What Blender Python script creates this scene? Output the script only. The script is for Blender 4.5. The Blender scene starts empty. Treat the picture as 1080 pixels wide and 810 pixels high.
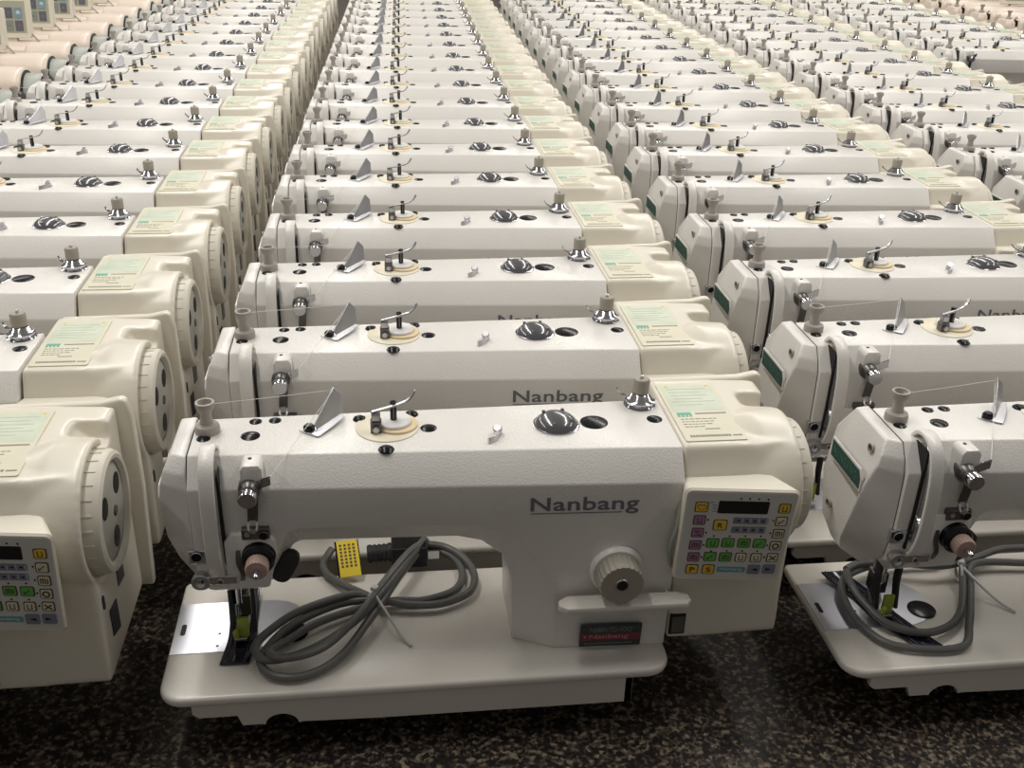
import bpy, bmesh, math, random
from mathutils import Vector, Matrix
random.seed(4)
S = 0.001                                   # everything below is in millimetres
COL = bpy.context.scene.collection
sc = bpy.context.scene

# ------------------------------------------------------------------ materials
MATS = {}
def mat(name, col, rough=0.45, metal=0.0, bump=0.0, bscale=300.0, var=0.0, vscale=6.0, coat=0.0, emit=None, trans=0.0):
    m = bpy.data.materials.new(name); m.use_nodes = True
    nt = m.node_tree; b = nt.nodes['Principled BSDF']
    b.inputs['Base Color'].default_value = (*col, 1)
    b.inputs['Roughness'].default_value = rough
    b.inputs['Metallic'].default_value = metal
    b.inputs['Coat Weight'].default_value = coat; b.inputs['Coat Roughness'].default_value = .22
    b.inputs['Transmission Weight'].default_value = trans
    tc = nt.nodes.new('ShaderNodeTexCoord')
    if var > 0:
        n = nt.nodes.new('ShaderNodeTexNoise'); n.inputs['Scale'].default_value = vscale
        n.inputs['Detail'].default_value = 4
        nt.links.new(tc.outputs['Object'], n.inputs['Vector'])
        r = nt.nodes.new('ShaderNodeValToRGB')
        r.color_ramp.elements[0].position = .3; r.color_ramp.elements[1].position = .7
        r.color_ramp.elements[0].color = (*[c * (1 - var) for c in col], 1)
        r.color_ramp.elements[1].color = (*[min(1, c * (1 + var * .5)) for c in col], 1)
        nt.links.new(n.outputs['Fac'], r.inputs['Fac']); nt.links.new(r.outputs['Color'], b.inputs['Base Color'])
    if bump > 0:
        n = nt.nodes.new('ShaderNodeTexNoise'); n.inputs['Scale'].default_value = bscale
        n.inputs['Detail'].default_value = 2
        nt.links.new(tc.outputs['Object'], n.inputs['Vector'])
        bp = nt.nodes.new('ShaderNodeBump'); bp.inputs['Strength'].default_value = bump
        bp.inputs['Distance'].default_value = .0006
        nt.links.new(n.outputs['Fac'], bp.inputs['Height']); nt.links.new(bp.outputs['Normal'], b.inputs['Normal'])
    if emit:
        b.inputs['Emission Color'].default_value = (*emit[0], 1); b.inputs['Emission Strength'].default_value = emit[1]
    MATS[name] = m
    return m
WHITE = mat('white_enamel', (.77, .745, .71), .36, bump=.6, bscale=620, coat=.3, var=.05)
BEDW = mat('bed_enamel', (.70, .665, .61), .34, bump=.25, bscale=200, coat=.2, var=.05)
CREAM = mat('cream_plastic', (.72, .675, .575), .33, coat=.25, var=.04)
TAN = mat('beige_plastic', (.74, .64, .55), .36, coat=.2, var=.04)
PANEL = mat('panel_plastic', (.74, .70, .60), .38)
PFACE = mat('panel_membrane', (.62, .61, .58), .42)
SEAM = mat('seam_dark', (.02, .019, .018), .8)
BLACK = mat('black_plastic', (.008, .008, .010), .22)
BLACK.node_tree.nodes['Principled BSDF'].inputs['Specular IOR Level'].default_value = .25
RUBBER = mat('black_rubber', (.022, .022, .024), .55)
HOLE = mat('dark_bore', (.006, .006, .007), .6)
CHROME = mat('polished_chrome', (.62, .62, .64), .12, metal=1.0)
STEEL = mat('brushed_steel', (.60, .60, .62), .34, metal=1.0, var=.12, vscale=40)
PLATE = mat('satin_slide_plate', (.62, .63, .69), .30, metal=.85, var=.08, vscale=20)
DSTEEL = mat('dark_steel', (.16, .155, .15), .35, metal=.9)
GREYP = mat('grey_plastic', (.36, .33, .30), .5, bump=.1)
DIALP = mat('taupe_plastic', (.35, .32, .265), .5)
PINKK = mat('brown_knurled_knob', (.40, .28, .24), .5)
WHEELC = mat('handwheel_plastic', (.66, .62, .53), .42)
WHEELF = mat('handwheel_face', (.40, .385, .34), .45)
IVORY = mat('ivory_plate', (.80, .74, .58), .4)
IVORYY = mat('yellowed_ivory_plate', (.78, .64, .40), .4)
DISCW = mat('white_nylon', (.74, .73, .71), .4)
SMOKE = mat('smoked_oil_dome', (.09, .09, .10), .06, coat=1.0)
LOGO = mat('slate_lettering', (.15, .155, .185), .5)
GREEN = mat('green_nameplate', (.014, .07, .053), .4)
GREENT = mat('green_letters', (.05, .14, .11), .4)
BADGE = mat('badge_black', (.03, .035, .04), .35)
BADGER = mat('badge_red', (.17, .025, .04), .35)
BADGET = mat('badge_teal_letters', (.14, .19, .19), .4)
BADGEP = mat('badge_pink_letters', (.45, .20, .20), .4)
STK = mat('sticker_paper', (.68, .65, .51), .42, var=.05, vscale=30)
STKG = mat('sticker_green_tint', (.60, .65, .52), .42, var=.12, vscale=25)
STKT = mat('sticker_teal', (.11, .40, .29), .42)
STKD = mat('sticker_print', (.22, .20, .16), .5)
STKL = mat('sticker_faint_print', (.46, .52, .43), .5)
SCREEN = mat('panel_screen', (.012, .012, .014), .15)
K_Y = mat('key_yellow', (.78, .52, .06), .4)
K_P = mat('key_purple', (.40, .20, .38), .4)
K_G = mat('key_green', (.12, .46, .09), .4)
K_C = mat('key_cream', (.70, .66, .50), .4)
K_B = mat('key_slate', (.20, .21, .27), .4)
K_T = mat('strip_teal', (.12, .34, .40), .4)
K_O = mat('key_outline', (.10, .07, .03), .5)
CORD = mat('grey_cord', (.115, .115, .11), .42, bump=.05)
CORDG = mat('grey_green_cable', (.36, .40, .34), .45)
TIE = mat('clear_nylon_tie', (.62, .62, .64), .3)
TAGY = mat('yellow_tag', (.80, .60, .03), .45)
PAD = mat('black_vinyl_strip', (.008, .010, .022), .16, bump=.3, bscale=120)
LIMEP = mat('lime_plastic', (.36, .42, .06), .3)
THREAD = mat('thread_white', (.80, .78, .74), .5)
AWHEEL = mat('grey_green_wheel', (.34, .36, .32), .4)
PBLUE = mat('panel_blue_key', (.20, .34, .42), .4)
PGRN = mat('panel_green_back', (.24, .28, .23), .4)
PSLT = mat('panel_slate_key', (.13, .13, .16), .4)
PMET = mat('panel_metal_face', (.42, .42, .33), .4)
UNDER = mat('cast_iron_under', (.10, .095, .085), .6)
BRONZE = mat('brass_latch', (.45, .38, .28), .3, metal=.9)

PLASTER = mat('plaster', (.60, .58, .54), .8, var=.05)
# granite floor
FLOOR = bpy.data.materials.new('speckled_granite'); FLOOR.use_nodes = True
nt = FLOOR.node_tree; b = nt.nodes['Principled BSDF']
tc = nt.nodes.new('ShaderNodeTexCoord')
v = nt.nodes.new('ShaderNodeTexVoronoi'); v.inputs['Scale'].default_value = 270; v.feature = 'F1'
nt.links.new(tc.outputs['Object'], v.inputs['Vector'])
n1 = nt.nodes.new('ShaderNodeTexNoise'); n1.inputs['Scale'].default_value = 170; n1.inputs['Detail'].default_value = 5
nt.links.new(tc.outputs['Object'], n1.inputs['Vector'])
sep = nt.nodes.new('ShaderNodeSeparateColor'); nt.links.new(v.outputs['Color'], sep.inputs['Color'])
mx = nt.nodes.new('ShaderNodeMath'); mx.operation = 'MULTIPLY_ADD'; mx.inputs[1].default_value = .45
nt.links.new(sep.outputs[0], mx.inputs[0]); nt.links.new(n1.outputs['Fac'], mx.inputs[2])
r = nt.nodes.new('ShaderNodeValToRGB'); cr = r.color_ramp
cr.elements[0].position = .55; cr.elements[0].color = (.006, .005, .005, 1)
cr.elements[1].position = 1.0; cr.elements[1].color = (.22, .18, .13, 1)
for p_, c_ in ((.70, (.016, .012, .011, 1)), (.80, (.06, .040, .030, 1)), (.90, (.11, .09, .065, 1))):
    e = cr.elements.new(p_); e.color = c_
nt.links.new(mx.outputs[0], r.inputs['Fac']); nt.links.new(r.outputs['Color'], b.inputs['Base Color'])
b.inputs['Roughness'].default_value = .42

# ------------------------------------------------------------------ mesh builder
class MB:
    def __init__(s): s.v = []; s.f = []; s.m = []; s.mats = []
    def mi(s, m):
        if m not in s.mats: s.mats.append(m)
        return s.mats.index(m)
    def add(s, vs, fs, m):
        o = len(s.v); k = s.mi(m)
        s.v += [tuple(v) for v in vs]
        for f in fs: s.f.append(tuple(i + o for i in f)); s.m.append(k)
    def box(s, x0, x1, y0, y1, z0, z1, m, M=None):
        vs = [(x, y, z) for x in (x0, x1) for y in (y0, y1) for z in (z0, z1)]
        if M is not None: vs = [M @ Vector(v) for v in vs]
        s.add(vs, [(0, 1, 3, 2), (4, 6, 7, 5), (0, 4, 5, 1), (2, 3, 7, 6), (0, 2, 6, 4), (1, 5, 7, 3)], m)
    def rings(s, R, m, cap0=True, cap1=True, close=True):
        n = len(R[0]); vs = [p for r_ in R for p in r_]; fs = []
        for k in range(len(R) - 1):
            for i in range(n if close else n - 1):
                j = (i + 1) % n
                fs.append((k * n + i, k * n + j, (k + 1) * n + j, (k + 1) * n + i))
        if cap0: fs.append(tuple(range(n - 1, -1, -1)))
        if cap1: fs.append(tuple((len(R) - 1) * n + i for i in range(n)))
        s.add(vs, fs, m)
    def lathe(s, c, axis, prof, m, n=28, cap0=True, cap1=True, sx=1.0, sy=1.0):
        """prof: list of (distance along axis, radius)"""
        a = Vector(axis).normalized()
        t = Vector((0, 0, 1)) if abs(a.z) < .9 else Vector((1, 0, 0))
        u = a.cross(t).normalized(); w = a.cross(u).normalized(); c = Vector(c)
        s.rings([[c + a * d + (u * math.cos(2 * math.pi * i / n) * sx + w * math.sin(2 * math.pi * i / n) * sy) * r_ for i in range(n)] for d, r_ in prof], m, cap0, cap1)
    def prism(s, pts, axis, a0, a1, m, M=None):
        """polygon pts extruded along axis: 'x' (y,z) 'y' (x,z) 'z' (x,y)"""
        def P(p, a):
            q = {'x': (a, p[0], p[1]), 'y': (p[0], a, p[1]), 'z': (p[0], p[1], a)}[axis]
            return M @ Vector(q) if M is not None else q
        s.rings([[P(p, a0) for p in pts], [P(p, a1) for p in pts]], m)
    def tube(s, pts, r, m, n=10, smooth=6, cap=True):
        P = spline(pts, smooth) if smooth else [Vector(p) for p in pts]
        R = []; up = Vector((0, 0, 1))
        t0 = (P[1] - P[0]).normalized()
        if abs(t0.dot(up)) > .95: up = Vector((1, 0, 0))
        u = t0.cross(up).normalized()
        for i, p in enumerate(P):
            t = (P[min(i + 1, len(P) - 1)] - P[max(i - 1, 0)]).normalized()
            u = (u - t * u.dot(t)).normalized(); w = t.cross(u)
            rr = r(i / (len(P) - 1)) if callable(r) else r
            R.append([p + (u * math.cos(2 * math.pi * k / n) + w * math.sin(2 * math.pi * k / n)) * rr for k in range(n)])
        s.rings(R, m, cap, cap)
    def strip(s, pts, width_dir, w, th, m, smooth=4):
        """flat band following pts; width along width_dir, thickness th along the path normal"""
        P = spline(pts, smooth) if smooth else [Vector(p) for p in pts]
        wd = Vector(width_dir).normalized(); R = []
        for i, p in enumerate(P):
            t = (P[min(i + 1, len(P) - 1)] - P[max(i - 1, 0)]).normalized()
            nn = t.cross(wd).normalized()
            R.append([p + wd * w / 2 + nn * th / 2, p - wd * w / 2 + nn * th / 2, p - wd * w / 2 - nn * th / 2, p + wd * w / 2 - nn * th / 2])
        s.rings(R, m)
    def mesh(s, name, bevel=0.0, seg=2, angle=32, tri=False):
        me = bpy.data.meshes.new(name)
        me.from_pydata([(a * S, b_ * S, c * S) for a, b_, c in s.v], [], s.f)
        for m in s.mats: me.materials.append(m)
        for p, k in zip(me.polygons, s.m): p.material_index = k
        bm = bmesh.new(); bm.from_mesh(me)
        bmesh.ops.recalc_face_normals(bm, faces=bm.faces)
        if bevel > 0:
            ed = [e for e in bm.edges if len(e.link_faces) == 2 and e.calc_face_angle(0) > math.radians(angle - 8)]
            bmesh.ops.bevel(bm, geom=ed, offset=bevel * S, offset_type='OFFSET', segments=seg, profile=.5, affect='EDGES', clamp_overlap=True)
        bm.to_mesh(me); bm.free()
        for p in me.polygons: p.use_smooth = True
        me.set_sharp_from_angle(angle=math.radians(angle))
        return me

def spline(pts, k):
    P = [Vector(p) for p in pts]; out = []
    for i in range(len(P) - 1):
        p0 = P[max(i - 1, 0)]; p1 = P[i]; p2 = P[i + 1]; p3 = P[min(i + 2, len(P) - 1)]
        for j in range(k):
            t = j / k
            out.append(.5 * ((2 * p1) + (p2 - p0) * t + (2 * p0 - 5 * p1 + 4 * p2 - p3) * t * t + (3 * p1 - p0 - 3 * p2 + p3) * t ** 3))
    out.append(P[-1]); return out
def circ(cx, cy, r, n=24, a0=0, a1=360):
    full = abs(a1 - a0) >= 360
    return [(cx + r * math.cos(math.radians(a0 + (a1 - a0) * i / (n if full else n - 1))), cy + r * math.sin(math.radians(a0 + (a1 - a0) * i / (n if full else n - 1)))) for i in range(n)]
def rrect(x0, x1, y0, y1, r, n=4):
    o = []
    for cx, cy, a in ((x1 - r, y1 - r, 0), (x0 + r, y1 - r, 90), (x0 + r, y0 + r, 180), (x1 - r, y0 + r, 270)):
        o += circ(cx, cy, r, n + 1, a, a + 90)
    return o

def link(name, me, parent=None, loc=(0, 0, 0)):
    o = bpy.data.objects.new(name, me); COL.objects.link(o)
    if parent: o.parent = parent
    o.location = [c * S for c in loc]
    return o
def empty(name, label, cat, group=None, loc=(0, 0, 0), rz=0):
    o = bpy.data.objects.new(name, None); COL.objects.link(o)
    o.empty_display_size = .05
    o.location = [c * S for c in loc]; o.rotation_euler = (0, 0, rz)
    o['label'] = label; o['category'] = cat
    if group: o['group'] = group
    return o

def text_mesh(name, txt, w, h, M, m, bold=0.0, th=.3, spacing=1.0):
    """lettering w x h mm, lower-left at the origin of M, local x right, y up, z out of the surface"""
    cu = bpy.data.curves.new(name, 'FONT'); cu.body = txt; cu.size = 1; cu.offset = bold; cu.extrude = .02
    cu.space_character = spacing; cu.resolution_u = 3
    o = bpy.data.objects.new(name, cu); COL.objects.link(o)
    dg = bpy.context.evaluated_depsgraph_get(); dg.update()
    me = bpy.data.meshes.new_from_object(o.evaluated_get(dg))
    xs = [v.co.x for v in me.vertices]; ys = [v.co.y for v in me.vertices]
    x0, x1, y0, y1 = min(xs), max(xs), min(ys), max(ys)
    for v in me.vertices:
        z = th if v.co.z > 0 else 0
        v.co = (M @ Vector(((v.co.x - x0) / (x1 - x0) * w, (v.co.y - y0) / (y1 - y0) * h, z))) * S
    me.materials.clear(); me.materials.append(m)
    bpy.data.objects.remove(o); bpy.data.curves.remove(cu)
    me.name = name
    return me
def frame(o, x, y):
    """matrix with origin o, local x, local y; z = x cross y"""
    x = Vector(x).normalized(); y = Vector(y); y = (y - x * y.dot(x)).normalized(); z = x.cross(y)
    return Matrix(((x.x, y.x, z.x, o[0]), (x.y, y.y, z.y, o[1]), (x.z, y.z, z.z, o[2]), (0, 0, 0, 1)))
def merge(name, meshes):
    bm = bmesh.new(); mats = []
    for me in meshes:
        off = []
        for m in me.materials:
            if m not in mats: mats.append(m)
            off.append(mats.index(m))
        n0 = len(bm.faces); bm.from_mesh(me); bm.faces.ensure_lookup_table()
        for f in bm.faces[n0:]: f.material_index = off[f.material_index] if off else 0
    out = bpy.data.meshes.new(name); bm.to_mesh(out); bm.free()
    for m in mats: out.materials.append(m)
    return out

# ------------------------------------------------------------------ dimensions of one sewing machine (mm; bed top z=0, bed front y=0)
T = 217.0
def ytop(x): return 61 - 16.5 * (x - 39) / 435.0          # front edge of the flat top
def yfront(x): return ytop(x) - 19

def casting_mesh(m, rounded=False):
    A = [(40.8, 193), (476, 190), (476, 0), (366, 0), (365, 48), (362, 72), (351, 104), (323, 137), (288, 152), (134, 152), (122, 149), (111, 122), (97, 90), (52, 88), (40.8, 97)]
    B = [(40.8, T), (476, T), (476, 0), (328, 0), (327, 40), (325, 78), (316, 105), (296, 121), (274, 126.5), (133, 126.5), (126, 123), (114, 104), (99, 76), (50, 74), (40.8, 85)]
    def yf(x, z): return yfront(x) if z > 80 else yfront(x) + (80 - z) / 80 * 9
    r1 = [(x, yf(x, z), z) for x, z in A]
    r2 = [(x, (ytop(x) if z > 80 else yf(x, z) + 17), z) for x, z in B]
    if rounded:
        r1 = [(x, y, z - 10 if z > 180 else z) for x, y, z in r1]
        mid = [(x, (a[1] * .65 + y * .35), (a[2] * .35 + z * .65) + (3 if z > 200 else 0)) for a, (x, y, z) in zip(r1, r2)]
    r3 = [(x, 127 + 11 * (x - 38) / 435, z) for x, z in B]
    r4 = [(x, 140 + 11 * (x - 38) / 435, z) for x, z in A]
    mb = MB()
    mb.rings([r1, mid, r2, r3, r4] if rounded else [r1, r2, r3, r4], m)
    # boss under the pretension bracket and ribs of the head
    mb.prism([(87, 190), (106, 190), (106, 213), (103, 217.5), (90, 217.5), (87, 213)], 'y', 38, 58, m)
    mb.prism([(68, 92), (104, 92), (113, 126), (112, 142), (104, 150), (74, 150), (68, 142)], 'y', 36, 52, m)
    return mb.mesh('arm_casting', bevel=1.6, seg=2, angle=30)

def face_mesh(m):
    SR = [(60, T), (50, 203), (46, 190), (45, 165), (45, 125), (52, 95), (85, 62), (140, 60), (152, 90), (156, 150), (152, 195), (133, T)]
    FR = [(26, 66, T), (19, 57, 205), (16, 55, 193), (12, 62, 172), (11, 78, 124), (15, 95, 90), (24, 106, 68), (24, 128, 68), (15, 140, 90), (11, 147, 138), (15, 143, 190), (26, 131, T)]
    mb = MB(); mb.rings([[(40.1, y, z) for y, z in SR], FR], m)
    me = mb.mesh('face_plate', bevel=2.2, seg=3, angle=28)
    return me
def facex(z):                               # x of the flat of the face plate at height z, y about 100
    pts = [(68, 24), (90, 15), (124, 11), (172, 11.5), (193, 15.5), (205, 19), (217, 26)]
    for (a, b_), (c, d) in zip(pts, pts[1:]):
        if z <= c: return b_ + (d - b_) * (z - a) / (c - a)
    return 26

def cover_mesh(m):
    """cream motor cover: box flowing into a round handwheel housing, voxel-smoothed"""
    mb = MB()
    mb.rings([[(x, *p) for p in pr] for x, pr in (
        (477.5, [(46, 216), (33, 188), (35, 5), (184, 5), (184, 216)]),
        (535, [(46, 216), (33, 188), (35, 5), (184, 5), (184, 216)]),
        (590, [(58, 213), (40, 188), (37, 5), (184, 5), (184, 213)]))], m)
    a = mb.mesh('cv_a')
    mb = MB(); mb.lathe((0, 88, 157), (1, 0, 0), [(500, 44), (522, 53), (540, 61), (556, 65), (590, 65)], m, n=40)
    b_ = mb.mesh('cv_b')
    c = MB(); c.lathe((0, 88, 157), (1, 0, 0), [(583, 58), (640, 58)], m, n=40); c1 = c.mesh('cv_c')
    c = MB()                                # the scoop behind the housing
    c.rings([[(x, *p) for p in [(128, z0), (152, z0), (156, 240), (120, 240)]] for x, z0 in ((560, 206), (572, 196), (640, 190))], m)
    c2 = c.mesh('cv_d')
    c = MB(); c.box(478 - 3, 640, 28, 200, -30, 5.2, m); c3 = c.mesh('cv_e')
    oa = link('cv_a', a); ob = link('cv_b', b_); o1 = link('c1', c1); o2 = link('c2', c2)
    md = oa.modifiers.new('u', 'BOOLEAN'); md.operation = 'UNION'; md.object = ob; md.solver = 'EXACT'
    for q in (o1, o2):
        md = oa.modifiers.new('d', 'BOOLEAN'); md.operation = 'DIFFERENCE'; md.object = q; md.solver = 'EXACT'
    md = oa.modifiers.new('r', 'REMESH'); md.mode = 'VOXEL'; md.voxel_size = .0022; md.use_smooth_shade = True
    md = oa.modifiers.new('s', 'SMOOTH'); md.factor = .8; md.iterations = 13
    dg = bpy.context.evaluated_depsgraph_get(); dg.update()
    me = bpy.data.meshes.new_from_object(oa.evaluated_get(dg))
    for q in (oa, ob, o1, o2): bpy.data.objects.remove(q)
    me.materials.clear(); me.materials.append(m); me.name = 'motor_cover'
    for p in me.polygons: p.use_smooth = True; p.material_index = 0
    return me

def bed_mesh():
    mb = MB()
    out = []
    for cx, cy, a, r in ((476 - 14, 175 - 6, 0, 6), (6, 175 - 6, 90, 6), (22, 22, 180, 22), (476 - 22, 22, 270, 22)):
        out += circ(cx if a != 0 else 470, cy, r, 7, a, a + 90)
    def ins(d): return [(238 + (x - 238) * (1 - d / 238), 87.5 + (y - 87.5) * (1 - d / 87.5)) for x, y in out]
    prof = [(3.2, 0), (1.0, -.8), (0, -3), (0, -8), (1.5, -10.5)]
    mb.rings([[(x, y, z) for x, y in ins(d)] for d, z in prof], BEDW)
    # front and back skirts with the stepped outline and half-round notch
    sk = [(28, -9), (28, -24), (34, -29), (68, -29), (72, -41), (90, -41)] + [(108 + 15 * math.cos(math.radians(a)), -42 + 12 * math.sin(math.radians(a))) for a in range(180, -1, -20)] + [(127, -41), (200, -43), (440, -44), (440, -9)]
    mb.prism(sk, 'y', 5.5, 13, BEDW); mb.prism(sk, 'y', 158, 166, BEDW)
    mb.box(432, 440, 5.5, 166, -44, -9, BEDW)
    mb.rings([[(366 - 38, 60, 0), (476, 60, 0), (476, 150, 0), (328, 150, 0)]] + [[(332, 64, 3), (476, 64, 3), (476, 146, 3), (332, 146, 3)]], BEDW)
    return mb.mesh('bed', bevel=.8, seg=1, angle=40)
def frame_under_mesh():
    mb = MB()
    mb.box(70, 130, 75, 140, -75, -9, UNDER); mb.box(300, 420, 50, 140, -75, -9, UNDER)
    mb.lathe((60, 70, -40), (1, 0, 0), [(0, 9), (350, 9)], UNDER, 12)
    mb.lathe((60, 125, -40), (1, 0, 0), [(0, 7), (350, 7)], UNDER, 12)
    mb.box(425, 433, 40, 150, -60, -9, UNDER)
    return mb.mesh('under_frame', bevel=1.5, seg=1)

def cap(mb, x, y, r, z=T, dome=1.6, m=BLACK):
    mb.lathe((x, y, z - .5), (0, 0, 1), [(0, r), (.8, r), (.5 + dome * .7, r * .72), (.5 + dome, r * .3)], m, 20)
    mb.box(x - r * .8, x + r * .8, y - .5, y + .5, z + dome - .3, z + dome + .1, HOLE)

def build_machine(full_panel=True):
    root = empty('sewing_machine', '', 'sewing machine')
    P = {}
    def part(name, me, parent=root, label=None):
        o = link(name, me, parent)
        if label: o['label'] = label
        return o
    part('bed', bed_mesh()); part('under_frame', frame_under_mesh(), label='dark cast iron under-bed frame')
    part('arm', casting_mesh(WHITE))
    mb = MB(); mb.prism([(61.5, T - 1.1), (51.7, 202), (47.7, 189.5), (46.7, 165), (46.7, 126), (53.5, 96.4), (86, 74), (132, 74), (138, 90), (140, 150), (136, 193), (129, T - 1.1)], 'x', 39, 42, SEAM)
    part('face_gasket', mb.mesh('face_gasket'), label='thin dark seam behind the face plate')
    fp = part('face_plate', face_mesh(WHITE))
    mb = MB()
    for y, z in ((76, 202), (126, 110)):
        x = facex(z); mb.lathe((x + 2.5, y, z), (-1, 0, 0), [(0, 4.6), (2.9, 4.9), (2.9, 3.9), (1.2, 3.6)], GREYP, 18)
        mb.lathe((x + 2.5, y, z), (-1, 0, 0), [(0, 3.4), (1.6, 3.2)], DSTEEL, 14)
    part('screw', mb.mesh('face_screws'), fp, 'recessed face plate screws')
    x = 11.4
    mb = MB(); mb.prism([(136.5, 161), (67, 160), (67, 173), (73, 181.5), (136.5, 182)], 'x', x - .6, x + 1.5, WHITE)
    mb.prism([(134, 163), (69.5, 162), (69.5, 172), (74, 179.5), (134, 180)], 'x', x - 1.1, x, GREEN)
    nm = part('nameplate', mb.mesh('nameplate'), fp, 'green nameplate with white rim')
    M = frame((x - 1.1, 129, 166.5), (0, -1, 0), (0, 0, 1))
    part('lettering', text_mesh('nameplate_lettering', 'NANBANG', 52, 9, M, GREENT, .01, .25), nm)
    # take-up slot and guard on the head front
    mb = MB(); mb.prism([(51.3, 112), (53.6, 112), (55.4, 150), (56, 206), (55, 217.3), (53.4, 217.3), (53.0, 150)], 'y', 39, 62, HOLE); mb.prism([(67, 118), (71.5, 118), (69.5, 150), (69, 200), (68, 212), (66.6, 206), (66.4, 150)], 'y', 38, 52, HOLE)
    part('take_up_slot', mb.mesh('slot'), label='dark slot for the take-up lever')
    mb = MB()
    mb.strip([(60, 73, 216), (60, 64, 224.5), (60, 50, 226), (60, 36, 217), (60, 28, 196), (60, 25.5, 165), (60, 27, 130), (60, 36, 108), (60, 48, 102)], (1, 0, 0), 13, 4.2, WHITE, 5)
    mb.box(54, 57, 40, 56, 98, 112, WHITE)
    part('take_up_guard', mb.mesh('guard', bevel=1.3, seg=2, angle=50))
    mb = MB(); mb.strip([(57, 52, 150), (57, 42, 149), (57, 34, 146), (57, 31, 142)], (1, 0, 0), 3, 2, STEEL, 3)
    mb.strip([(59, 58, 216), (59, 43, 206), (59, 36.5, 190), (59, 36.5, 150), (59, 38.5, 120)], (1, 0, 0), 5.5, 1.5, STEEL, 3)
    mb.lathe((55, 33.5, 143), (1, 0, 0), [(0, 3.2), (4, 3.2)], STEEL, 14)
    part('take_up_lever', mb.mesh('lever'), label='steel take-up lever')
    # thread post on top
    mb = MB(); mb.lathe((53, 103, T), (0, 0, 1), [(-1, 11), (5, 11), (7.5, 10.3), (8, 7.5), (9, 6.2), (17, 5.0), (20, 5.3), (25, 8.2), (28, 8.6), (30, 8.4), (30, 6.4), (24, 4.4)], GREYP, 26)
    part('thread_post', mb.mesh('post', angle=40), label='grey plastic thread post')
    # screw caps on top
    for n_, (x, y, r_) in enumerate(((51, 90, 6.2), (93.5, 119, 5.8), (111, 120, 5.8), (91.5, 92, 8.6), (250.5, 95, 7.6), (463, 97, 7.4))):
        mb = MB(); cap(mb, x, y, r_); part('screw_cap', mb.mesh('cap', angle=45), label='black plastic screw cap')
    # folded thread guide
    g = MB()
    g.strip([(138, 95, 218), (146, 88, 218), (152, 94, 219), (162, 108, 220), (170, 122, 221)], (.8, -.6, 0), 12, 1.4, STEEL, 3)
    g.add([(150, 97, 219), (172, 124, 220.5), (171, 128, 238), (164, 128, 246), (158, 116, 238), (147, 96, 224),
           (151, 96, 219), (173, 123, 220.5), (172, 127, 238), (165, 127, 246), (159, 115, 238), (148, 95, 224)],
          [(0, 1, 2, 3, 4, 5), (11, 10, 9, 8, 7, 6), (0, 6, 7, 1), (1, 7, 8, 2), (2, 8, 9, 3), (3, 9, 10, 4), (4, 10, 11, 5), (5, 11, 6, 0)], STEEL)
    tg = part('thread_guide', g.mesh('guide', bevel=.3, seg=1), label='folded chrome thread guide')
    mb = MB(); mb.lathe((143, 97, T - 1), (0, 0, 1), [(0, 5.2), (6, 5.2), (8, 3.5)], BLACK, 18)
    part('screw', mb.mesh('gscrew'), tg, 'black guide screw')
    # bobbin winder
    mb = MB(); mb.lathe((213, 100, T), (0, 0, 1), [(-1, 29), (.8, 29), (1.3, 28.4)], IVORY, 40)
    mb.lathe((222, 101, T), (0, 0, 1), [(0, 19), (3, 19), (3.6, 18.4)], IVORYY, 32)
    wn = part('bobbin_winder', mb.mesh('winder', angle=40), label='ivory bobbin winder plate')
    mb = MB(); mb.lathe((219, 103, T + 3.4), (0, 0, 1), [(0, 16.5), (2.2, 16.5), (3, 15.8)], DISCW, 32)
    part('winder_disc', mb.mesh('wdisc', angle=40), wn, 'white nylon disc')
    mb = MB(); mb.lathe((219, 103, T + 6), (0, 0, 1), [(0, 3.1), (18, 3.1), (18.6, 2.4)], BLACK, 14)
    mb.box(218.3, 219.7, 99.7, 103, T + 8, T + 24, DSTEEL)
    part('winder_spindle', mb.mesh('wspindle'), wn, 'black spindle')
    mb = MB(); mb.box(198, 208, 86, 96, T + 1, T + 12, DSTEEL); mb.box(199, 207, 88, 95, T + 12, T + 19, STEEL); mb.lathe((203, 90, T + 6), (0, -1, 0), [(0, 3.4), (7, 3.4)], STEEL, 12)
    mb.strip([(199, 92, T + 20), (209, 95, T + 21), (222, 100, T + 22.5), (231, 104, T + 24), (236, 106, T + 28), (239, 108, T + 33)], (.2, -1, 0), 4.5, 1.6, STEEL, 4)
    part('winder_latch', mb.mesh('wlatch', bevel=.6, seg=1), wn, 'bronze steel latch arm')
    for x, y, r_ in ((188, 117, 6.4), (236, 123, 6.4), (211.5, 58.5, 7.2)):
        mb = MB(); cap(mb, x, y, r_, T, 3.0); part('screw', mb.mesh('wscrew', angle=45), wn, 'black round-head screw')
    # small elbow thread hook
    mb = MB(); mb.lathe((313, 82, T - 1), (-.15, -.5, 1), [(0, 4), (9, 4.4), (10, 3.6)], STEEL, 16)
    mb.strip([(313, 76, T + 3), (308, 66, T + 2.5), (302, 62, T + 2)], (0, .2, 1), 7, 2.2, STEEL, 3)
    part('thread_hook', mb.mesh('hook', angle=40), label='small steel elbow hook')
    # oil sight dome and plug
    mb = MB(); mb.lathe((368.5, 93, T), (0, 0, 1), [(-1, 21.8), (1, 21.8), (1.4, 20.5)], CHROME, 36)
    mb.lathe((368.5, 93, T + 1), (0, 0, 1), [(0, 20.3), (4, 18.6), (7.5, 14.5), (9.6, 8), (10.2, 2)], SMOKE, 36)
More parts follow.
